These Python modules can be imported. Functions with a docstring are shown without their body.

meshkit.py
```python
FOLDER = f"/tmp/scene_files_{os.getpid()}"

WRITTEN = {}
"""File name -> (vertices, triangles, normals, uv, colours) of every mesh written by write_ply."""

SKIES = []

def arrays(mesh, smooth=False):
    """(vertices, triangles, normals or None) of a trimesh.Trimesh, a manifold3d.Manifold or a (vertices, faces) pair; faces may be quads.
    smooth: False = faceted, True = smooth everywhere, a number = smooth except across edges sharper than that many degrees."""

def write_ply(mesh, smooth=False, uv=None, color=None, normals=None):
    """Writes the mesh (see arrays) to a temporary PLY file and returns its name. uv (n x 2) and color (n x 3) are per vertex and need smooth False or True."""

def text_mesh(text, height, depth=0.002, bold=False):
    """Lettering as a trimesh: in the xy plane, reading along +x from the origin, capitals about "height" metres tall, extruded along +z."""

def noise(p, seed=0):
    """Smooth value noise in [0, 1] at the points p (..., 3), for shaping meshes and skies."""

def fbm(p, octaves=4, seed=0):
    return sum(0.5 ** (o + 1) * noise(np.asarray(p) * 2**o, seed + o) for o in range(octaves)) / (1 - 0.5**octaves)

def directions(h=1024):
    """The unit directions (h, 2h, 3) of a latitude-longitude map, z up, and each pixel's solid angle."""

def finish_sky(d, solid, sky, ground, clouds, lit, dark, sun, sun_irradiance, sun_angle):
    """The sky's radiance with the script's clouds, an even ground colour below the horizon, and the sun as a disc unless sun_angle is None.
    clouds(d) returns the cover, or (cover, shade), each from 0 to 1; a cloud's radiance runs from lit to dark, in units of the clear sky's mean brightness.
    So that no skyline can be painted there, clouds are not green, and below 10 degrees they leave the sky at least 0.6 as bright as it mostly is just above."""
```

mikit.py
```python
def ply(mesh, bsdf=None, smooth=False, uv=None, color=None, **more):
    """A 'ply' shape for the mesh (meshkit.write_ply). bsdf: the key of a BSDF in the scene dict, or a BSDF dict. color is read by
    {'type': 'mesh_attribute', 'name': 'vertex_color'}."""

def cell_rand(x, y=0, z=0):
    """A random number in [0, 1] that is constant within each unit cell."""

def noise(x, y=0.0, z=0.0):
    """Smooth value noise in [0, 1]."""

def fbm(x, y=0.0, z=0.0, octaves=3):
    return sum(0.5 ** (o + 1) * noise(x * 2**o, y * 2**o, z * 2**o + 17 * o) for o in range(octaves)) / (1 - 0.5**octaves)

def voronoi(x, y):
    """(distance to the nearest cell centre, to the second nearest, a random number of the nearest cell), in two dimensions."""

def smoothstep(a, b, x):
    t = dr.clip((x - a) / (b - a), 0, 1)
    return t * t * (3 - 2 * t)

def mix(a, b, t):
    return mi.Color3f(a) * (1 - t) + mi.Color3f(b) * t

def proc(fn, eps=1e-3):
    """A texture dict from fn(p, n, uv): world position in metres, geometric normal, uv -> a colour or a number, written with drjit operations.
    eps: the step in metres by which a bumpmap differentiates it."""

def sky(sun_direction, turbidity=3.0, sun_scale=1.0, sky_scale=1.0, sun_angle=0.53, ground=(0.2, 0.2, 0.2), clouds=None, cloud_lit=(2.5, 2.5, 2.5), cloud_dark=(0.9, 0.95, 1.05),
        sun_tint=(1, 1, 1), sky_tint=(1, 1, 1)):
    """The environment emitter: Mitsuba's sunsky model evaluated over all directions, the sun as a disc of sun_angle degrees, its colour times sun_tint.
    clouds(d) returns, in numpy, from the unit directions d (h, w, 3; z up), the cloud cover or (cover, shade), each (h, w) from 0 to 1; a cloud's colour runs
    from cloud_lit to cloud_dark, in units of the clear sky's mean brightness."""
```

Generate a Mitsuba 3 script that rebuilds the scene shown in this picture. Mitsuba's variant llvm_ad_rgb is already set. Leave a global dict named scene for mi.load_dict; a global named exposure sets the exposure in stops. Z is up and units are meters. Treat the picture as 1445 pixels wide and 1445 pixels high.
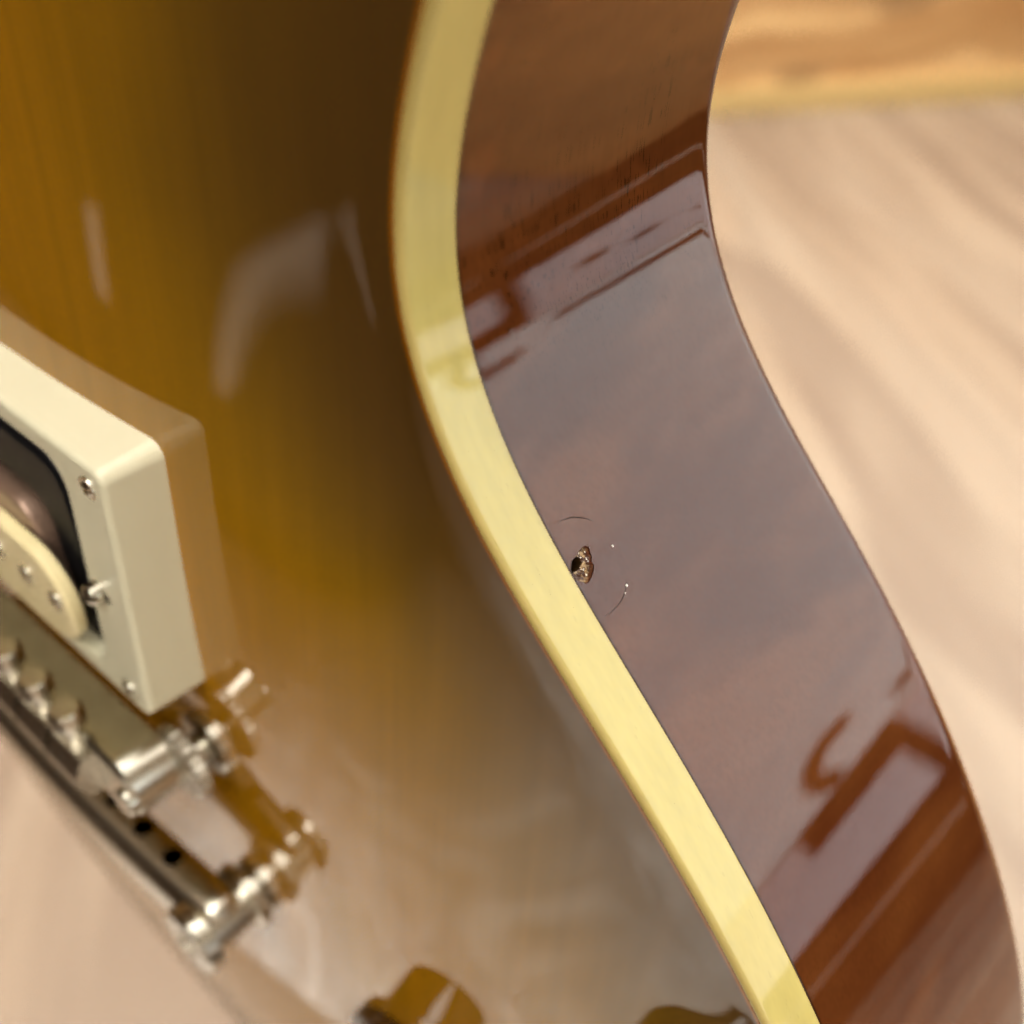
import math, random
import numpy as np, trimesh, mitsuba as mi, drjit as dr, manifold3d as m3, mikit
from scipy.interpolate import splprep, splev, RectBivariateSpline
from scipy.spatial import Delaunay
from scipy.ndimage import gaussian_filter
from scipy.sparse import coo_matrix
from scipy.sparse.linalg import spsolve
import shapely
from shapely.geometry import Polygon
from mikit import proc, noise, fbm, smoothstep, mix, cell_rand

random.seed(4); rng = np.random.default_rng(4)
T = mi.ScalarTransform4f
scene, labels = {}, {}
exposure = 0.0

# ---------------------------------------------------------------- camera
ZG = 0.59                                   # height of the guitar's origin (tail edge of the pickup ring) above the floor
CAM = np.array([0.1502, -0.0590, 0.7207]); FWD = np.array([-0.4873, 0.5779, -0.6546]); UP = np.array([-0.4478, 0.4782, 0.7555])
scene['camera'] = {'type': 'thinlens', 'fov': 51.333, 'fov_axis': 'x', 'near_clip': 0.01, 'far_clip': 30.0,
                   'aperture_radius': 0.0015, 'focus_distance': 0.119,
                   'to_world': T().look_at(origin=CAM.tolist(), target=(CAM + FWD).tolist(), up=UP.tolist())}

# ---------------------------------------------------------------- room axes: u points at the window wall, v at the wooden wall
AZ = math.radians(54.0)
UX = np.array([math.cos(AZ), math.sin(AZ), 0]); VX = np.array([-math.sin(AZ), math.cos(AZ), 0]); ZX = np.array([0, 0, 1.0])
U0, U1, V0, V1, ZC = -3.0, 1.87, -2.6, 1.672, 2.7
L_WINDOW = 2.75

def rgb(*c): return {'type': 'rgb', 'value': list(c)}

# ---------------------------------------------------------------- materials
def bsdf(key, d): scene[key] = d; return key
def pv(p): return p.x * 1000, -p.y * 1000, (p.z - ZG) * 1000      # world -> guitar millimetres (X across, Z out of the top, Y along the neck)

def top_color(p, n, uv):
    d = uv.x * 100
    X, Y = p.x * 1000, (p.z - ZG) * 1000
    wob = (fbm(X * .03, Y * .03, 3.0) - .5) * 14
    hi = smoothstep(38, 92, Y + .25 * (X - 60))  # darker burst towards the horn imitates a dark reflection
    d = d + wob
    t1, t2 = smoothstep(-4, 42, d - 6 * hi), smoothstep(20, 72, d - 8 * hi)
    edge = mix((.215, .118, .030), (.165, .080, .014), hi)
    c = mix(mix(edge, mix((.44, .255, .012), (.38, .205, .008), hi), t1), mix((.52, .285, .008), (.54, .285, .006), hi), t2)
    g = fbm(X * .55, Y * .022, 1.0, 4)
    c = c * (.93 + .14 * g)
    return mix(c, (.50, .19, .004), (1 - smoothstep(.25, .85, uv.x * 100)) * .9)
def rim_color(p, n, uv):
    X, Z, Y = p.x * 1000, -p.y * 1000, (p.z - ZG) * 1000
    g = fbm(X * .05 + 4, Z * .05 + 1.5 * noise(X * .06, Y * .06), Y * .12, 3)
    fine = noise(X * 2.6, Z * 2.6, Y * .16)
    pores = smoothstep(.66, .82, noise(X * 6.2, Z * 6.6, Y * .34)) * smoothstep(.36, .56, fbm(X * .2, Z * .2, Y * .04 + 7))
    c = mix((.056, .0132, .0032), (.088, .0255, .0058), smoothstep(.28, .72, g)) * (.94 + .12 * fine)
    fig = fbm(X * .12 + Y * .05, Z * .13 + 2.5 * noise(Z * .07, Y * .06), Y * .11, 3)
    c = mix(c, c * 1.45, smoothstep(.52, .72, fig) * smoothstep(66, 90, Y)) * (1 - .5 * pores * (.15 + .88 * smoothstep(62, 82, Y)))
    line = 1 - smoothstep(.05, .32, dr.abs(Z + 7.15))
    return mix(c, (.02, .008, .002), line * .8)
def binding_color(p, n, uv):
    X, Y, Z = p.x * 1000, (p.z - ZG) * 1000, -p.y * 1000
    c = mix((.63, .555, .235), (.70, .63, .295), fbm(X * .06, Y * .06, Z * .25))
    c = c * (.95 + .1 * fbm(X * .4, Y * .4, Z * 1.2)) * (1 - .05 * smoothstep(.72, .80, fbm(X * .7 + 3, Y * .7, Z * 2.0)))
    inner = smoothstep(-.9, -.05, Z)
    c = mix(c, (.55, .42, .13), inner * .5)
    return mix(c, (.40, .25, .07), (1 - smoothstep(-7.05, -6.75, Z)) * .7)
def floor_color(p, n, uv):
    b, a = p.x * UX[0] + p.y * UX[1], p.x * VX[0] + p.y * VX[1]
    w = fbm(a * 1.1, b * 3.5, 2.0) - .5
    g = fbm(a * .8 + 1.5 * w, b * 8 + 4 * w, 5.0, 3)
    h = fbm(a * 2.6, b * 44 + 8 * w, 9.0, 3)
    k = fbm(a * .9 + 9, b * 6 + 3 * w, 1.0, 3)
    c = mix((.32, .235, .175), (.485, .38, .285), smoothstep(.32, .68, .55 * g + .45 * h))
    c = mix(c, (.54, .46, .37), smoothstep(.54, .74, k) * .4)
    c = mix(c, (.25, .175, .135), smoothstep(.60, .74, fbm(a * .7 + 21, b * 9 - 4 * w, 4.0)) * .5)
    knot = dr.sqrt(dr.square((a - 1.02) * 6) + dr.square((b - .58) * 14))
    return mix(c, (.24, .17, .13), (1 - smoothstep(.1, .7, knot)) * .55)
def wall_wood_color(p, n, uv):
    u, z = p.x * UX[0] + p.y * UX[1], p.z
    w = fbm(u * 3, z * 6, 1.0) - .5
    g = fbm(u * 2.2 + w, z * 26 + 5 * w, 3.0, 4)
    c = mix((.52, .27, .10), (.86, .56, .26), smoothstep(.28, .72, g))
    return mix(c, (.26, .13, .05), smoothstep(.62, .76, fbm(u * 6 + 2, z * 17, 8.0)) * .65)

def plastic(tex, ior=1.5, nonlinear=True): return {'type': 'plastic', 'diffuse_reflectance': tex, 'int_ior': ior, 'nonlinear': nonlinear}
bsdf('lacquer_top', plastic(proc(top_color), 1.6)); 
def rim_relief(p, n, uv):
    X, Z, Y = p.x * 1000, -p.y * 1000, (p.z - ZG) * 1000
    return fbm(X * .35, Z * .35, Y * .35, 2) + .10 * noise(X * 2.6, Z * 2.6, Y * .5)
bsdf('lacquer_rim', {'type': 'bumpmap', 'nested': plastic(proc(rim_color), 1.52, False), 'arbitrary': proc(rim_relief, eps=3e-4), 'scale': 3.5e-6})
bsdf('binding_plastic', plastic(proc(binding_color), 1.56))
bsdf('cream_plastic', {'type': 'roughplastic', 'diffuse_reflectance': rgb(.57, .535, .385), 'int_ior': 1.48, 'alpha': .16})
bsdf('bobbin_plastic', {'type': 'roughplastic', 'diffuse_reflectance': rgb(.70, .60, .34), 'int_ior': 1.48, 'alpha': .12})
bsdf('black_plastic', {'type': 'principled', 'base_color': rgb(.005, .005, .006), 'roughness': .36, 'specular': .04})
bsdf('coil_copper', {'type': 'principled', 'base_color': rgb(.22, .14, .10), 'roughness': .3, 'metallic': .5, 'specular': .5})
bsdf('nickel', {'type': 'roughconductor', 'specular_reflectance': rgb(.86, .83, .76), 'alpha': .065, 'eta': rgb(1.9, 1.75, 1.6), 'k': rgb(3.9, 3.6, 3.1)})
bsdf('dull_nickel', {'type': 'roughconductor', 'specular_reflectance': rgb(.84, .81, .75), 'alpha': .15, 'eta': rgb(1.9, 1.75, 1.6), 'k': rgb(3.9, 3.6, 3.1)})
bsdf('dark_hole', {'type': 'diffuse', 'reflectance': rgb(.004, .004, .004)})
bsdf('knob_amber', {'type': 'plastic', 'diffuse_reflectance': rgb(.03, .012, .002), 'int_ior': 1.5})
def chip_color(p, n, uv):
    X, Z, Y = p.x * 1000, -p.y * 1000, (p.z - ZG) * 1000
    g, k = fbm(X * 2.2, Y * 1.3, Z * 2.2, 3), noise(X * 5, Y * 3, Z * 5)
    c = mix((.055, .020, .007), (.29, .185, .085), smoothstep(.44, .68, g))
    c = mix(c, (.75, .68, .60), smoothstep(.72, .86, k) * .8)
    c = mix((.075, .019, .006), c, smoothstep(.05, .28, uv.y))
    return mix(c, (.010, .006, .002), smoothstep(.25, .8, uv.x))
bsdf('bare_wood', {'type': 'principled', 'base_color': proc(chip_color), 'roughness': .36, 'specular': .5})
bsdf('hole_wood', {'type': 'diffuse', 'reflectance': rgb(.022, .011, .004)})
bsdf('hair_dark', {'type': 'diffuse', 'reflectance': rgb(.05, .035, .03)})
bsdf('dust_glint_white', {'type': 'diffuse', 'reflectance': rgb(.85, .82, .78)})
bsdf('floor_wood', {'type': 'roughplastic', 'diffuse_reflectance': proc(floor_color), 'int_ior': 1.45, 'alpha': .3})
bsdf('wall_wood', {'type': 'roughplastic', 'diffuse_reflectance': proc(wall_wood_color), 'int_ior': 1.45, 'alpha': .3})
bsdf('skirting_wood', {'type': 'diffuse', 'reflectance': rgb(.60, .43, .19)})
bsdf('white_paint', {'type': 'diffuse', 'reflectance': rgb(.78, .77, .74)})
bsdf('grey_paint', {'type': 'diffuse', 'reflectance': rgb(.10, .085, .07)})
bsdf('dark_frame', {'type': 'diffuse', 'reflectance': rgb(.02, .015, .012)})
def mat_reflection_color(p, n, uv):  # pale to dark blend imitates floor glare and a soft reflected falloff
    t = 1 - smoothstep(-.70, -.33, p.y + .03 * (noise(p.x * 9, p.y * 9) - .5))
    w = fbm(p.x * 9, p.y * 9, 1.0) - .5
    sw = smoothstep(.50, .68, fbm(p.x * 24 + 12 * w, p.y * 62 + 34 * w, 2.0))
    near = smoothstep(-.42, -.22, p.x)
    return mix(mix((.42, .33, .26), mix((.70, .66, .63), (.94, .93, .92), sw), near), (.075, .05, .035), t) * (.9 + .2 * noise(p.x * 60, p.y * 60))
bsdf('mat_reflection_tone', {'type': 'roughplastic', 'diffuse_reflectance': proc(mat_reflection_color), 'int_ior': 1.5, 'alpha': .16})
bsdf('platform_wood', {'type': 'diffuse', 'reflectance': rgb(.46, .25, .105)})
bsdf('black_matt', {'type': 'diffuse', 'reflectance': rgb(.05, .035, .025)})

# ---------------------------------------------------------------- mesh helpers (guitar millimetres -> world metres)
def W(P):
    P = np.asarray(P, float); return np.stack([P[:, 0] / 1000, -P[:, 2] / 1000, ZG + P[:, 1] / 1000], 1)
def key_for(base):
    if base not in scene: return base
    i = 1
    while f'{base}_{i:03d}' in scene: i += 1
    return f'{base}_{i:03d}'
def G(base, mesh, mat, smooth=30, uv=None, label=None):
    """mesh in guitar millimetres (the axis change keeps handedness)."""
    if hasattr(mesh, 'to_mesh'):
        m = mesh.to_mesh(); mesh = trimesh.Trimesh(m.vert_properties[:, :3], m.tri_verts, process=False)
    if isinstance(mesh, tuple):
        v, f = np.asarray(mesh[0], float), np.asarray(mesh[1])
        if f.shape[1] == 4: f = np.vstack([f[:, [0, 1, 2]], f[:, [0, 2, 3]]])
        mesh = trimesh.Trimesh(v, f, process=False)
    w = trimesh.Trimesh(W(mesh.vertices), mesh.faces, process=False)
    k = key_for(base); scene[k] = mikit.ply(w, mat, smooth=smooth, uv=uv)
    if label: labels[k] = {'label': label}
    return k
def room_mesh(u0, u1, v0, v1, z0, z1):
    m = trimesh.creation.box(extents=(u1 - u0, v1 - v0, z1 - z0))
    P = m.vertices + [(u0 + u1) / 2, (v0 + v1) / 2, (z0 + z1) / 2]
    return trimesh.Trimesh(P[:, :1] * UX + P[:, 1:2] * VX + P[:, 2:] * ZX, m.faces, process=False)
def R(base, box, mat, **more):
    k = key_for(base); scene[k] = mikit.ply(room_mesh(*box), mat, **more); return k
def loft(loops, close=False, cap0=False, cap1=False):
    L = [np.asarray(l, float) for l in loops]; n = len(L[0]); v = np.vstack(L); f = []
    i = np.arange(n); j = (i + 1) % n
    for a in range(len(L) if close else len(L) - 1):
        b = (a + 1) % len(L)
        f += [np.stack([a * n + i, a * n + j, b * n + j], 1), np.stack([a * n + i, b * n + j, b * n + i], 1)]
    if cap0: v = np.vstack([v, L[0].mean(0)]); f.append(np.stack([j, i, i * 0 + len(v) - 1], 1))
    if cap1: v = np.vstack([v, L[-1].mean(0)]); f.append(np.stack([(len(L) - 1) * n + i, (len(L) - 1) * n + j, i * 0 + len(v) - 1], 1))
    return trimesh.Trimesh(v, np.vstack(f), process=False)
def rrect(x0, x1, y0, y1, r, n=7):
    out = []
    for cx, cy, a in ((x1 - r, y0 + r, -90), (x1 - r, y1 - r, 0), (x0 + r, y1 - r, 90), (x0 + r, y0 + r, 180)):
        for t in np.linspace(a, a + 90, n): out.append((cx + r * math.cos(math.radians(t)), cy + r * math.sin(math.radians(t))))
    return np.array(out)
def lift(xy, z): return np.c_[xy, np.broadcast_to(z, len(xy))]
def lathe(profile, at=(0, 0, 0), n=32, axis='z'):
    """profile: (radius, height) pairs from bottom to top."""
    a = np.linspace(0, 2 * np.pi, n, endpoint=False); c = np.c_[np.cos(a), np.sin(a)]
    m = loft([np.c_[c * max(r, 1e-4), np.full(n, z)] for r, z in profile])
    v = np.array(m.vertices)
    if axis == 'y': v = v[:, [0, 2, 1]] * [1, 1, -1]
    if axis == 'x': v = v[:, [2, 1, 0]] * [1, 1, -1]
    return trimesh.Trimesh(v + np.asarray(at), m.faces, process=False)
def rbox(x0, x1, y0, y1, z0, z1, r=.6, n=10):
    pts = [m3.Manifold.sphere(r, n).translate((x, y, z)) for x in (x0 + r, x1 - r) for y in (y0 + r, y1 - r) for z in (z0 + r, z1 - r)]
    return m3.Manifold.batch_hull(pts)
def tube(P, r, n=8):
    P = np.asarray(P, float); t = np.gradient(P, axis=0); t /= np.linalg.norm(t, axis=1)[:, None]
    ref = np.array([.3, .2, .93]); a = np.cross(t, ref); a /= np.linalg.norm(a, axis=1)[:, None]; b = np.cross(t, a)
    rr = np.broadcast_to(r, len(P)); ang = np.linspace(0, 2 * np.pi, n, endpoint=False)
    return loft([P[i] + rr[i] * (np.cos(ang)[:, None] * a[i] + np.sin(ang)[:, None] * b[i]) for i in range(len(P))], cap0=True, cap1=True)

# ---------------------------------------------------------------- the setting: floor, wooden wall, plain walls, ceiling, window wall
labels['floor'] = {'kind': 'structure'}; R('floor', (U0 - .2, U1 + .3, V0 - .2, V1 + .2, -.1, 0), 'floor_wood')
labels['wooden_wall'] = {'kind': 'structure'}; R('wooden_wall', (U0, U1, V1, V1 + .1, 0, ZC), 'wall_wood')
R('wooden_wall__skirting', (U0, U1 - .005, V1 - .012, V1 + .01, .002, .045), 'skirting_wood')
labels['ceiling'] = {'kind': 'structure'}; R('ceiling', (U0 - .1, U1 + .2, V0 - .1, V1 + .1, ZC, ZC + .1), 'white_paint')
labels['wall'] = {'kind': 'structure'}; R('wall', (U0 - .1, U0, V0, V1, 0, ZC), 'grey_paint')
labels['wall_001'] = {'kind': 'structure'}; R('wall', (U0, U1, V0 - .1, V0, 0, ZC), 'white_paint')
WV0, WV1, WZ = -2.2, .62, 1.62  # panes run past their reflected span to throw added light on the binding
labels['shop_window'] = {'label': 'tall bright window with dark low plinth, seen only as a reflection in the lacquer', 'category': 'window'}
scene['shop_window__pane'] = mikit.ply(room_mesh(U1 + .06, U1 + .08, WV0, WV1, .62, WZ), 'dark_frame', emitter={'type': 'area', 'radiance': rgb(L_WINDOW * .88, L_WINDOW * .97, L_WINDOW * .97)})
scene['shop_window__pane_001'] = mikit.ply(room_mesh(U1 + .06, U1 + .08, WV0, WV1, .30, .618), 'dark_frame', emitter={'type': 'area', 'radiance': rgb(L_WINDOW * .70, L_WINDOW * .66, L_WINDOW * .67)})
R('shop_window__plinth', (U1, U1 + .15, V0, V1, 0, .33), 'dark_frame')
for k_ in ((V0, WV0, .33, ZC), (WV1, V1, .33, ZC), (WV0, WV1, WZ, ZC)):
    kk = R('wall', (U1, U1 + .15) + k_, 'white_paint'); labels[kk] = {'kind': 'structure'}
R('shop_window__sill', (U1 - .03, U1 + .02, V0, V1, .195, .207), 'white_paint')
R('shop_window__rail', (U1 - .005, U1 + .04, -.42, .02, .645, .675), 'dark_frame')
R('shop_window__rail', (U1 - .005, U1 + .04, .10, WV1, .645, .675), 'dark_frame')
R('shop_window__ledge', (U1 - .02, U1 + .0, WV0, WV1, .612, .622), 'white_paint')
labels['display_stand'] = {'label': 'dark stand with flat bar and curved hook, seen as a reflection in the side', 'category': 'stand'}
DU = U1 - .12
def stand_bar(v0, z0, v1, z1, r):
    a, b = np.array([v0, z0]), np.array([v1, z1]); d = (b - a) / np.linalg.norm(b - a); n = np.array([-d[1], d[0]]) * r
    q = np.array([a + n, b + n, b - n, a - n]); L = [[np.r_[UX * u + VX * p[0] + ZX * p[1]] for p in q] for u in (DU, DU + .05)]
    return trimesh.convex.convex_hull(np.array(L).reshape(-1, 3))
scene['display_stand__bar'] = mikit.ply(stand_bar(-.70, .575, -.44, .575, .046), 'dark_frame')
scene['display_stand__leg'] = mikit.ply(stand_bar(-.385, .02, -.455, .60, .020), 'dark_frame')
hk = [stand_bar(-.53 + .075 * math.cos(a), .685 + .055 * math.sin(a), -.53 + .075 * math.cos(a + .35), .685 + .055 * math.sin(a + .35), .019) for a in np.arange(.9, 4.1, .33)]
scene['display_stand__hook'] = mikit.ply(trimesh.util.concatenate(hk), 'dark_frame')
for v_, z_, w_, lb_ in ((-.20, .50, .024, 'second from the stand'), (-.08, .53, .022, 'in the middle of the row'), (.06, .56, .02, 'fourth from the stand'), (.15, .54, .014, 'farthest from the stand, the smallest'), (-.30, .47, .03, 'nearest the stand, the largest')):
    k = key_for('window_sticker'); scene[k] = mikit.ply(room_mesh(U1 + .03, U1 + .034, v_ - w_, v_ + w_, z_ - w_ * .6, z_ + w_ * .6), 'grey_paint')
    labels[k] = {'label': 'dark mark on the reflected window, ' + lb_, 'category': 'sticker', 'group': 'dark marks on the window'}

labels['platform'] = {'label': 'low orange brown wooden platform before the window, seen only as a reflection', 'category': 'platform'}
R('platform', (.80, U1 - .04, -.10, .36, .002, .035), 'platform_wood')
labels['added_mat'] = {'label': 'added glossy mat, pale to brown, shaping the floor reflection in the lacquered top', 'category': 'mat'}
labels['added_dark_block'] = {'label': 'dark block added for the person behind the camera, mirrored in the lacquered top', 'category': 'added_dark_block'}
def world_box(x0, x1, y0, y1, z0, z1):
    m = trimesh.creation.box(extents=(x1 - x0, y1 - y0, z1 - z0)); return trimesh.Trimesh(m.vertices + [(x0 + x1) / 2, (y0 + y1) / 2, (z0 + z1) / 2], m.faces, process=False)
scene['added_mat'] = mikit.ply(world_box(-1.6, .6, -1.3, -.11, .001, .008), 'mat_reflection_tone')  # unseen mat, added only for its reflection in the top
scene['added_dark_block__block_body'] = mikit.ply(world_box(-1.5, -.05, -1.1, -.62, .02, .70), 'dark_frame')  # unseen block, added so the top mirrors something dark
scene['added_dark_block__block_face'] = mikit.ply(world_box(-1.45, -.10, -.63, -.612, .07, .60), 'black_matt')

for x_, z_, w_, h_ in ((-.37, .31, .027, .026), (-.74, .25, .016, .045), (-.50, .24, .012, .050)):  # pale cards added so the lacquer mirrors bright patches
    k = key_for('added_dark_block__plate'); scene[k] = mikit.ply(world_box(x_ - w_, x_ + w_, -.614, -.608, z_ - h_, z_ + h_), 'white_paint')
for uu, vv, lw in ((-.87, -1.19, 22.0), (-.10, -.2, 10.0), (1.12, 1.08, 26.0), (.30, -1.25, 8.0)):
    k = key_for('ceiling_panel_light'); box = (uu - .3, uu + .3, vv - .5, vv + .5, ZC - .03, ZC - .004)
    scene[k] = mikit.ply(room_mesh(*box), 'white_paint', emitter={'type': 'area', 'radiance': rgb(lw, lw * .97, lw * .90)})
    labels[k] = {'label': 'flat white ceiling light panel ' + {-.87: 'in front of the guitar', -.10: 'straight above the guitar', 1.12: 'behind the guitar near the window', .30: 'beside the window at the front'}[uu], 'category': 'lamp', 'group': 'ceiling light panels'}

# ---------------------------------------------------------------- the guitar
g = 'electric_guitar'
labels[g] = {'label': 'glossy amber sunburst electric guitar with cream binding and a small chip in its side', 'category': 'guitar'}

# body outline (treble side traced, the rest mirrored to a single-cut shape)
half = [(90.9, 106.6), (88.6, 99.3), (87.0, 91.8), (86.55, 87.0), (86.65, 82.5), (87.4, 78.4), (89.1, 73.0), (92.2, 66.2), (95.2, 61.6), (99.0, 56.7), (103.9, 51.3), (107.3, 47.8),
        (111.4, 43.6), (116.2, 39.1), (122.3, 32.8), (126.3, 28.3), (130.7, 23.2), (135.6, 17.4), (142.8, 7.7), (148.1, -.5), (154.6, -11.1), (159.3, -19.2)]
low = [(168, -42), (172, -70), (168, -105), (150, -145), (118, -178), (75, -199), (0, -208)]
horn = [(30, 190), (34, 176), (48, 166), (72, 168), (98, 183), (116, 190), (127, 182), (127, 168), (116, 149), (102, 129), (95, 117)]
bass = [(-75, -199), (-118, -178), (-150, -145), (-168, -105), (-172, -70), (-166, -38), (-148, -2), (-128, 26), (-104, 51), (-90, 73), (-87, 90), (-93, 114), (-110, 142), (-128, 170),
        (-132, 198), (-118, 224), (-86, 238), (-52, 234), (-30, 222)]
ctrl = np.array(horn + half + low + bass, float); ctrl = np.vstack([ctrl, ctrl[:1]])
tck, _ = splprep(ctrl.T, s=5.0, per=1, k=5)
uu = np.linspace(0, 1, 20001); pts = np.array(splev(uu, tck)).T
arc = np.r_[0, np.cumsum(np.linalg.norm(np.diff(pts, axis=0), axis=1))]; PER = arc[-1]
CHIP = np.array([103.0, 52.2]); sc = arc[np.argmin(((pts - CHIP) ** 2).sum(1))]
def outline(s):
    u = np.interp(np.mod(s, PER), arc, uu)
    P = np.array(splev(u, tck)).T; d = np.array(splev(u, tck, der=1)).T; d /= np.linalg.norm(d, axis=1)[:, None]
    return P, np.c_[-d[:, 1], d[:, 0]] * (1 if CW else -1)
CW = (pts[:-1, 0] * pts[1:, 1] - pts[1:, 0] * pts[:-1, 1]).sum() < 0     # clockwise: outward normal is the left-hand one
S = np.unique(np.round(np.r_[np.arange(0, PER - .6, 1.25), sc + np.arange(-4.5, 4.51, .085)], 3)); S = S[S < PER - .3]
P0, N0 = outline(S); NS = len(S)
flip = slice(None, None, -1) if CW else slice(None)
def sweep(profile):
    """profile: (offset outward, z) pairs; rings of the outline, counter-clockwise."""
    return [np.c_[P0 + o * N0, np.full(NS, z)][flip] for o, z in profile]
TH = 52.6; ZB = -7.0
# side: a fine grid round the chip, so that the chip is real relief
zs = np.unique(np.round(np.r_[np.arange(ZB - .02, -48.4, -1.3), ZB - .02 - np.arange(0, 5.6, .085), -48.5], 3))[::-1]
prof = [(-.10, ZB - .02)] + [(-.02, z) for z in zs[1:]]
rb = 4.1
prof += [(-.02 - rb * (1 - math.cos(a)), -TH + rb - rb * math.sin(a)) for a in np.linspace(0, math.pi / 2, 9)[1:]]
rings = sweep(prof); side = loft(rings[::-1])
SV = np.array(side.vertices)
Ssorted = S[flip]; nr = len(prof)
sg = np.tile(Ssorted - sc, nr); sg = np.where(sg > PER / 2, sg - PER, sg); zg = np.repeat(np.array([z for _, z in prof])[::-1], NS)
# chip outline: a ragged blister about 3 x 5 mm beside the binding, drawn in (along the outline, down the side) axes; units of a tenth of a millimetre or so
def chip_axes(s, z): w = -9.0 - z; return .309 + 6.332 * s + 8.159 * w - .0427 * s * w, .343 + 11.267 * s - 6.639 * w - .048 * s * w
def chip_inv(a, b): return -.0448 + .04998 * a + .06097 * b, -9.0 - (-.00054 + .08396 * a - .04693 * b)
cpoly = np.array([(600, 575), (632, 585), (641, 622), (655, 650), (651, 690), (670, 712), (664, 760), (652, 792), (632, 832), (605, 841), (585, 822), (556, 822), (520, 790), (505, 735), (508, 690), (520, 668), (550, 640), (560, 610)], float)
hpoly = np.array([(545, 650), (580, 658), (603, 690), (588, 728), (556, 745), (540, 770), (524, 790), (512, 770), (508, 710), (520, 672)], float)
cpoly, hpoly = Polygon((cpoly - [588, 708]) / 4.82), Polygon((hpoly - [588, 708]) / 4.82)
cx_, cy_ = chip_axes(sg, zg)
near = (np.abs(sg) < 7) & (np.abs(cx_) < 60) & (zg > -16)
rad = np.full(len(SV), -99.0); hd = np.full(len(SV), -99.0)
pp = shapely.points(np.c_[cx_, cy_][near])
def sd(poly): return np.where(shapely.contains(poly, pp), 1, -1) * shapely.distance(poly.exterior, pp)
rad[near], hd[near] = sd(cpoly), sd(hpoly)
inside = (rad[side.faces] > -.05).all(1); deep = (hd[side.faces] > -1.8).all(1) & inside
from meshkit import fbm as nfbm
chipv = SV.copy(); depth = np.zeros(len(SV)); sel = rad > -.05
q = np.c_[cx_, cy_, np.zeros(len(cx_))][sel]
lip = np.clip(rad[sel] / 2.2, 0, 1)
holem = np.clip((hd[sel] + .8) / 2.5, 0, 1)
steps = np.round(nfbm(q * [.16, .09, 1] + 5, 2) * 4) / 4
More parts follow.
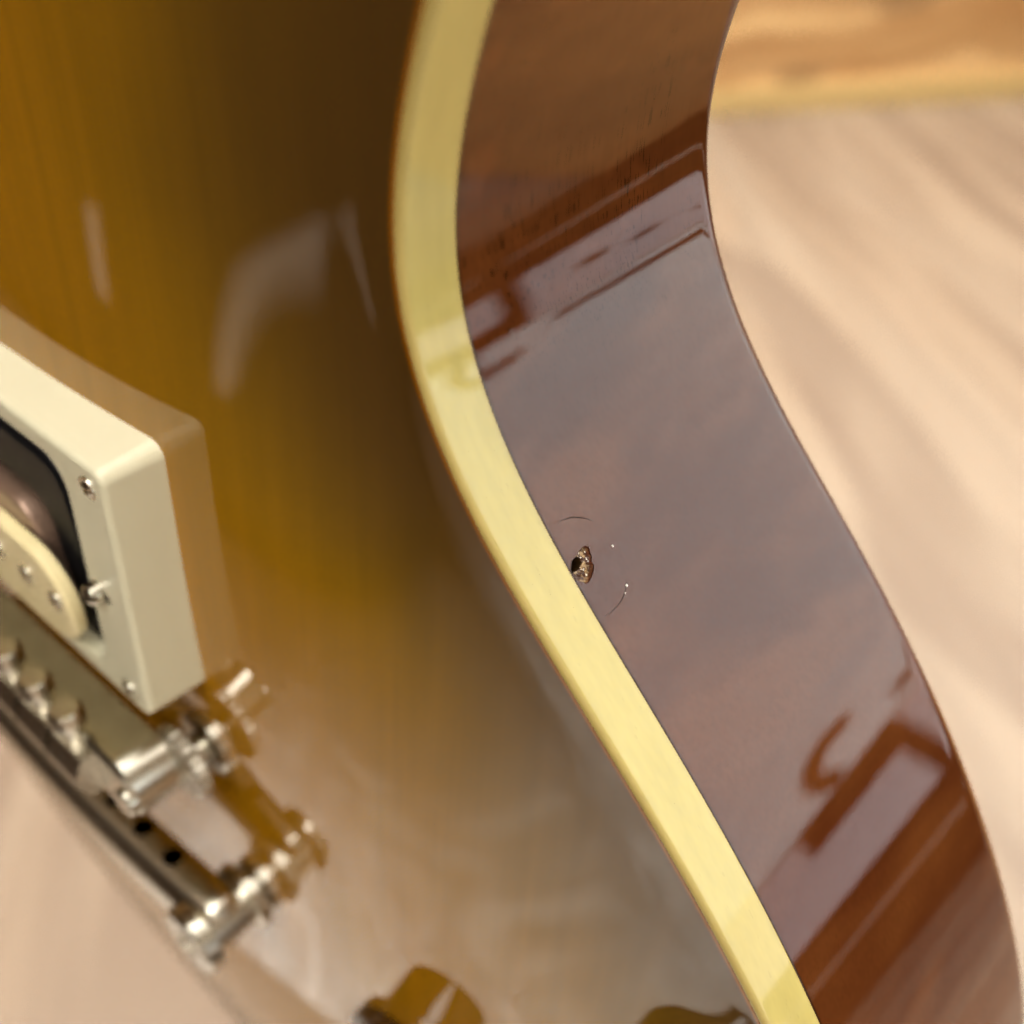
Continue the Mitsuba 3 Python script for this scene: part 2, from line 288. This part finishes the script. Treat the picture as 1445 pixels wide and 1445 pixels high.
depth[sel] = lip * (.15 + .75 * steps + .22 * nfbm(q * .3 + 9, 3)) * (1 - .3 * holem) + holem * 1.3
Nall = np.tile(N0[flip], (nr, 1))
chipv[:, :2] -= Nall * depth[:, None]
chipuv = np.zeros((len(SV), 2)); chipuv[sel, 0] = holem; chipuv[sel, 1] = np.clip(rad[sel] / 10, 0, 1)
G(g + '__side', trimesh.Trimesh(SV, side.faces[~inside], process=False), 'lacquer_rim', smooth=True)
useh = np.unique(side.faces[deep]); rmh = -np.ones(len(SV), int); rmh[useh] = np.arange(len(useh))
G(g + '__chip__hole', (chipv[useh], rmh[side.faces[deep]]), 'hole_wood', smooth=True)
inside = inside & ~deep
used = np.unique(side.faces[inside]); remap = -np.ones(len(SV), int); remap[used] = np.arange(len(used))
G(g + '__chip', (chipv[used], remap[side.faces[inside]]), 'bare_wood', smooth=True, uv=chipuv[used], label='small splintered chip of bare wood beside the binding')
# back plate
inner = Polygon(rings[-1][:, :2])
def fill(poly_pts, zfun, step, uvfun=None, clear=1.0):
    poly = Polygon(poly_pts).buffer(0); x0, y0, x1, y1 = poly.bounds
    gx, gy = np.meshgrid(np.arange(x0, x1, step), np.arange(y0, y1, step)); q = np.c_[gx.ravel(), gy.ravel()]
    q[:, 0] += (np.round((q[:, 1] - y0) / step) % 2) * step / 2
    q = q[shapely.contains_xy(poly.buffer(-clear), q[:, 0], q[:, 1])]
    v = np.vstack([poly_pts, q]); t = Delaunay(v).simplices; c = v[t].mean(1)
    t = t[shapely.contains_xy(poly, c[:, 0], c[:, 1])]
    area = np.cross(v[t[:, 1]] - v[t[:, 0]], v[t[:, 2]] - v[t[:, 0]]); t = np.where((area < 0)[:, None], t[:, ::-1], t); t = t[np.abs(area) > 1e-7]
    return v, t
v, t = fill(rings[-1][::2, :2], None, 9.0)
G(g + '__back', trimesh.Trimesh(np.c_[v, np.full(len(v), -TH)], t[:, ::-1], process=False), 'lacquer_rim', smooth=False)
# binding: side face, rolled edge, narrow top face
rB, wB = .75, .8
bp = [(-.4, ZB), (0, ZB + .0), (.03, ZB + .15), (.03, -3.5)] + [(.03 - rB + rB * math.cos(a), -rB + rB * math.sin(a) + .04) for a in np.linspace(0, math.pi / 2, 12)] + [(-wB, .06), (-wB, -.8)]
G(g + '__binding', loft(sweep(bp)), 'binding_plastic', smooth=40)
# carved top: height from a smooth bowl over the outline
P1 = (P0 - .79 * N0)[flip]
polyT = Polygon(P1[::1]); st = 2.5
gx = np.arange(-185, 186, st); gy = np.arange(-220, 251, st); GX, GY = np.meshgrid(gx, gy, indexing='ij')
ins = shapely.contains_xy(Polygon(P0), GX, GY); idx = -np.ones(ins.shape, int); idx[ins] = np.arange(ins.sum())
ii, jj = np.nonzero(ins); rows, cols, vals = [], [], []
k0 = idx[ii, jj]; rows.append(k0); cols.append(k0); vals.append(np.full(len(k0), 4.0))
for di, dj in ((1, 0), (-1, 0), (0, 1), (0, -1)):
    nb = idx[ii + di, jj + dj]; ok = nb >= 0; rows.append(k0[ok]); cols.append(nb[ok]); vals.append(np.full(ok.sum(), -1.0))
phi = np.zeros(ins.shape); phi[ins] = spsolve(coo_matrix((np.concatenate(vals), (np.concatenate(rows), np.concatenate(cols)))).tocsr(), np.full(ins.sum(), st * st))
wmax = math.sqrt(2 * phi.max()); deff = wmax - np.sqrt(np.maximum(wmax ** 2 - 2 * phi, 0))
outd = np.array([0.0])
deff = gaussian_filter(deff, 1.6)
dspl = RectBivariateSpline(gx, gy, deff)
def dist(x, y): return np.maximum(dspl.ev(x, y), 0)
HC = 7.3
def carve(d):
    t = np.clip((d - 2) / 74.0, 0, 1); s = t * t * (3 - 2 * t)
    return HC * (.55 * s + .45 * np.sin(np.clip(t, 0, 1) * math.pi / 2) ** 2) + .1 - .12 * np.exp(-((d - 6) / 4.0) ** 2)
def hz(x, y): return carve(dist(np.asarray(x, float), np.asarray(y, float)))
v, t = fill(P1[::2], None, 2.0)
dedge = shapely.distance(shapely.points(v), polyT.exterior)
blend = np.clip(dedge / 4.0, 0, 1); blend = blend * blend * (3 - 2 * blend)
zt = hz(v[:, 0], v[:, 1]) * blend + .1 * (1 - blend)
G(g + '__carved_top', trimesh.Trimesh(np.c_[v, zt], t, process=False), 'lacquer_top', smooth=True, uv=np.c_[dedge / 100, zt])

# pickup ring
RX0, RX1, RY0, RY1 = -45.0, 45.0, 0.0, 45.7
def ztop(xy, off=0.0): return 17.1 - (xy[:, 1] / 45.7) * 2.9 + off
def ring_loop(grow, off, base=None):
    q = rrect(RX0 - grow, RX1 + grow, RY0 - grow, RY1 + grow, 2.1 + grow, 8); return lift(q, ztop(q, off) if base is None else base)
def open_loop(grow, off, base=None):
    q = rrect(-34.8 - grow, 34.8 + grow, 3.6 - grow, 42.1 + grow, 5.0 + grow, 8); return lift(q, ztop(q, off) if base is None else base)
fil = [(-1.0 * (1 - math.cos(a)), -1.0 * (1 - math.sin(a))) for a in np.linspace(0, math.pi / 2, 6)]
loops = [ring_loop(.7, 0, 2.0)] + [ring_loop(gw, o) for gw, o in fil] + [open_loop(.5, 0), open_loop(.15, -.15), open_loop(0, -.5), open_loop(0, 0, 3.9)]
pr = G(g + '__pickup_ring', loft(loops), 'cream_plastic', smooth=38)
def screw(base, at, r, h, mat='nickel', slots=2, tilt=0.0):
    prof = [(r, -1.5), (r, h * .35)] + [(r * math.cos(a), h * .35 + h * .65 * math.sin(a)) for a in np.linspace(.15, math.pi / 2, 7)]
    m = lathe(prof, n=24); body = m3.Manifold(m3.Mesh(np.asarray(trimesh.Trimesh(m.vertices, m.faces).vertices, np.float32), np.asarray(m.faces, np.uint32)))
    cyl = m3.Manifold.cylinder(h * .5 + 1.5, r, r, 28).translate((0, 0, -1.5))
    dome = m3.Manifold.sphere(r * 1.25, 40).translate((0, 0, h - r * 1.25))
    body = (m3.Manifold.cylinder(h + 1.5, r, r * .97, 28).translate((0, 0, -1.5))) ^ (dome + cyl)
    for k in range(slots):
        body = body - m3.Manifold.cube((r * 1.5 if slots == 2 else r * 3, r * .32, h), True).rotate((0, 0, 90 * k + 20)).translate((0, 0, h))
    return G(base, body.rotate((tilt, 0, 0)).translate(at), mat, smooth=35)
for (x, y) in ((41.2, 41.9), (40.3, 3.2), (-41.2, 41.9), (-40.3, 3.2)):
    screw(pr + '__screw', (x, y, ztop(np.array([[x, y]]))[0] - .25), 1.9, .9, tilt=3.6)
for x in (37.9, -38.5):
    zq = ztop(np.array([[x, 21.5]]))[0]
    G(pr + '__screw_hole', lathe([(2.5, .02), (2.3, .06), (0, .06)], (x, 21.0, zq + .0), 24), 'dark_hole', smooth=False)
    screw(pr + '__height_screw', (x - .2, 21.9, zq), 1.75, 2.4, slots=1)
# pickup: black frame, copper coil cover, cream bobbin with pole pieces
pk = g + '__pickup'
def fl(x0, x1, y0, y1, r, z): return lift(rrect(x0, x1, y0, y1, r, 8), z)
zf = 14.6
frame = [fl(-34.3, 34.3, 4.1, 41.6, 5, 4.0), fl(-34.3, 34.3, 4.1, 41.6, 5, zf - 1.6), fl(-33.7, 33.7, 4.7, 41.0, 4.6, zf - .4), fl(-32.8, 32.8, 5.6, 40.2, 4, zf), fl(-25.5, 25.5, 6.4, 30.8, 5, zf - .3),
         fl(-24.4, 24.4, 6.6, 29.4, 5, zf - 1.2), fl(-24.2, 24.2, 6.8, 29, 5, 5.0)]
G(pk + '__frame', loft(frame), 'black_plastic', smooth=22)
coil = [fl(-23.2, 23.2, 4.8, 27.6, 7, 4.0), fl(-23.2, 23.2, 4.8, 27.6, 7, 15.2), fl(-22.7, 22.7, 5.2, 27.1, 6.6, 15.8), fl(-20, 20, 7.2, 24.5, 5, 16.1)]
G(pk + '__coil', loft(coil, cap1=True), 'coil_copper', smooth=40, label='copper coloured coil beneath the cream bobbin')
zb = 18.6
bob = [fl(-31.6, 31.6, 5.2, 23.1, 8.5, zb - 2.2), fl(-31.8, 31.8, 5.0, 23.3, 8.7, zb - 1.9), fl(-31.8, 31.8, 5.0, 23.3, 8.7, zb - .5), fl(-31.3, 31.3, 5.5, 22.8, 8.3, zb)]
G(pk + '__bobbin', loft(bob, cap0=True, cap1=True), 'bobbin_plastic', smooth=35)
for x in (28.4, 20.1, 11.8, 3.5, -4.8, -13.1): screw(pk + '__pole_piece', (x, 15.6, zb), 1.75, .75, slots=1)
G(pk + '__seam', rbox(13.6, 14.0, 5.1, 24.9, zb - .3, zb + .03, .015, 6), 'dark_hole', smooth=False) if False else None

# bridge: posts with knurled wheels, body, saddles with screws
br = g + '__bridge'; BY, BX = -17.0, 42.0
zb0, zb1 = 14.2, 23.2
def stadium(x0, x1, y0, y1, z, n=10): return lift(rrect(x0, x1, y0, y1, (y1 - y0) / 2 - .01, n), z)
body = [stadium(-44.1, 44.1, BY - 6.0, BY + 6.0, zb0), stadium(-44.5, 44.5, BY - 6.4, BY + 6.4, zb0 + .5), stadium(-44.5, 44.5, BY - 6.4, BY + 6.4, zb1 - .9), stadium(-43.6, 43.6, BY - 5.5, BY + 5.5, zb1)]
G(br + '__body', loft(body, cap0=True, cap1=True), 'nickel', smooth=35)
for sx in (1, -1):
    x = sx * BX; z0 = float(hz(x, BY))
    G(br + '__bushing', lathe([(6.2, z0 - 2), (6.2, z0 + 1.2), (5.6, z0 + 1.7), (3, z0 + 1.7)], (x, BY, 0)), 'nickel', smooth=40)
    G(br + '__post', lathe([(2.6, z0), (2.6, zb1 + .8), (2.2, zb1 + 1.2), (0, zb1 + 1.2)], (x, BY, 0), 24), 'nickel', smooth=40)
    a = np.linspace(0, 2 * np.pi, 96, endpoint=False); kr = 6.9 - .28 * (np.arange(96) % 3 == 0)
    kl = lambda f, z: np.c_[np.cos(a) * kr * f + x, np.sin(a) * kr * f + BY, np.full(96, z)]
    G(br + '__thumbwheel', loft([kl(.9, z0 + 4.2), kl(1, z0 + 4.6), kl(1, z0 + 6.6), kl(.9, z0 + 7.0)], cap0=True, cap1=True), 'dull_nickel', smooth=25)
for i, x in enumerate((29.5, 20.2, 10.9, 1.6, -7.7, -17.0)):
    y = BY + 1.4 + (-1.2, -.6, 0, .5, -.4, -1.2)[i]
    prism = np.array([(-4.6, 0), (4.6, 0), (4.6, 2.6), (1.2, 4.4), (-.6, 4.4), (-4.6, 2.6)])
    m = loft([np.c_[np.full(6, x - 4.35), prism[:, 0] + y, zb1 + prism[:, 1] - .4], np.c_[np.full(6, x + 4.35), prism[:, 0] + y, zb1 + prism[:, 1] - .4]], cap0=True, cap1=True)
    sd = G(br + '__saddle', m, 'dull_nickel', smooth=False)
    G(br + '__saddle_screw', lathe([(0, 0), (1.2, 0), (1.2, 6.2), (2.8, 6.3), (2.8, 8.7), (2.2, 9.5), (0, 9.5)], (x, BY + 3.4, zb1 + .3), 20, 'y'), 'nickel', smooth=40)
# stop tailpiece: rounded bar with empty string holes, forked over two studs
tp = g + '__tailpiece'; TY, TX = -55.5, 47.6
zt0 = 11.8
an = np.linspace(0, 2 * np.pi, 40, endpoint=False)
sec = np.c_[7.2 * np.sign(np.cos(an)) * np.abs(np.cos(an)) ** .75, 4.7 * np.sign(np.sin(an)) * np.abs(np.sin(an)) ** .7]
xs_ = np.r_[-51, -50.2, -49, np.linspace(-45, 45, 24), 49, 50.2, 51]; sc_ = np.r_[.55, .85, .97, np.ones(24), .97, .85, .55]
bar = loft([np.c_[np.full(40, x), sec[:, 0] * (s if abs(x) > 46.5 else 1) + TY - 1.2 * (x / 50) ** 2 * 0, sec[:, 1] * s + zt0 + 4.7 + 2.0 * (1 - (x / 52) ** 2)] for x, s in zip(xs_, sc_)], cap0=True, cap1=True)
bm = m3.Manifold(m3.Mesh(np.asarray(bar.vertices, np.float32), np.asarray(bar.faces[:, ::-1] if bar.volume < 0 else bar.faces, np.uint32)))
for i in range(6):
    x = 35.5 - 9.3 * i
    bm = bm - m3.Manifold.cylinder(24, 2.0, 2.0, 20, True).rotate((90, 0, 0)).translate((x, TY + 3, zt0 + 5.2))
for sx in (1, -1): bm = bm - m3.Manifold.cylinder(30, 5.3, 5.3, 24, True).translate((sx * TX, TY, zt0))
G(tp + '__bar', bm, 'nickel', smooth=38)
for i in range(6):
    G(tp + '__string_hole', lathe([(1.96, 0), (1.96, 13)], (35.5 - 9.3 * i, TY - 6.2, zt0 + 5.2), 20, 'y'), 'dark_hole', smooth=False)
for sx in (1, -1):
    x = sx * TX; z0 = float(hz(x, TY))
    st_ = lathe([(6.0, z0 - 1), (6.0, z0 + 1.0), (5.4, z0 + 1.5), (4.4, z0 + 1.5), (4.4, z0 + 2.6), (7.0, z0 + 2.8), (7.0, z0 + 4.6), (5.0, z0 + 4.8), (5.0, zt0 + 8.8), (7.0, zt0 + 9.0), (7.0, zt0 + 11.6), (6.4, zt0 + 12.2), (3.0, zt0 + 12.2), (2.9, zt0 + 10.5), (0.01, zt0 + 10.5)], (x, TY, 0), 36)
    sm = m3.Manifold(m3.Mesh(np.asarray(trimesh.util.concatenate([st_]).vertices, np.float32), np.asarray(st_.faces, np.uint32)))
    G(tp + '__stud', st_, 'nickel', smooth=40)
# control knobs (top-hat knobs over metal pointer washers) just below the frame; they show as reflections in the lacquer
for x, y in ((85.5, -74), (131.5, -33)):
    z0 = float(hz(x, y)); kn = key_for(g + '__knob')
    G(kn, lathe([(12.6, z0 + .6), (12.8, z0 + 1.2), (12.6, z0 + 3.2), (10.2, z0 + 4.2), (9.4, z0 + 14.5), (8.8, z0 + 15.4), (0, z0 + 15.6)], (x, y, 0), 40), 'knob_amber', smooth=40, label='dark control knob at the lower edge of the picture')
    m = m3.Manifold.cylinder(.5, 9, 9, 30) + m3.Manifold.cube((7, 3, .5)).translate((8, -1.5, 0))
    G(kn + '__pointer', m.rotate((0, 0, 135)).translate((x, y, z0 + .1)), 'nickel', smooth=30)

# stray hair and dust lying on the lacquered side
def on_rim(s, z, lift_=.05):
    P, N = outline(np.atleast_1d(np.asarray(s, float)) + sc); return np.c_[P + N * lift_, np.broadcast_to(z, len(P))]

def rim_path(px, n=30, lift_=.06):
    q = (np.asarray(px, float) - [588, 708]) / 4.82; s_, z_ = chip_inv(q[:, 0], q[:, 1])
    t = np.linspace(0, 1, len(q)); u = np.linspace(0, 1, n); k = min(3, len(q) - 1)
    from scipy.interpolate import make_interp_spline
    c = make_interp_spline(t, np.c_[s_, z_], k=k)(u); P, N = outline(c[:, 0] + sc)
    return np.c_[P + N * lift_, c[:, 1]]
def tag(k, label, cat, group=None):
    labels[k] = {'label': label, 'category': cat, **({'group': group} if group else {})}
tag(G('hair', tube(rim_path([(425, 420), (480, 396), (540, 386), (600, 392), (660, 408)]), np.r_[np.linspace(.03, .085, 15), np.linspace(.085, .02, 15)]), 'hair_dark'), 'short dark hair arching above the chip on the guitar side', 'hair')
tag(G('hair', tube(rim_path([(728, 1058), (790, 1022), (845, 960), (872, 905), (890, 830)]), np.r_[np.linspace(.025, .055, 15), np.linspace(.06, .05, 15)]), 'hair_dark'), 'fine curved hair below and right of the chip', 'hair')
for i, (x, y, r, lab) in enumerate(((792, 580, .13, 'white dust speck right of the chip'), (886, 856, .15, 'white speck standing for a glint on the lower hair'), (875, 908, .10, 'smaller speck standing for a glint lower on that hair'))):  # the two specks on the hair stand for its white glints
    c = rim_path([(x, y), (x + 1, y)], 2)[0]
    m = trimesh.creation.icosphere(2, r); m.vertices = m.vertices * [1, 1.3, .8] + rng.normal(0, r * .12, m.vertices.shape) + c
    tag(G('dust_glint_speck', m, 'dust_glint_white', smooth=True), lab, 'dust', 'dust specks on the guitar side')
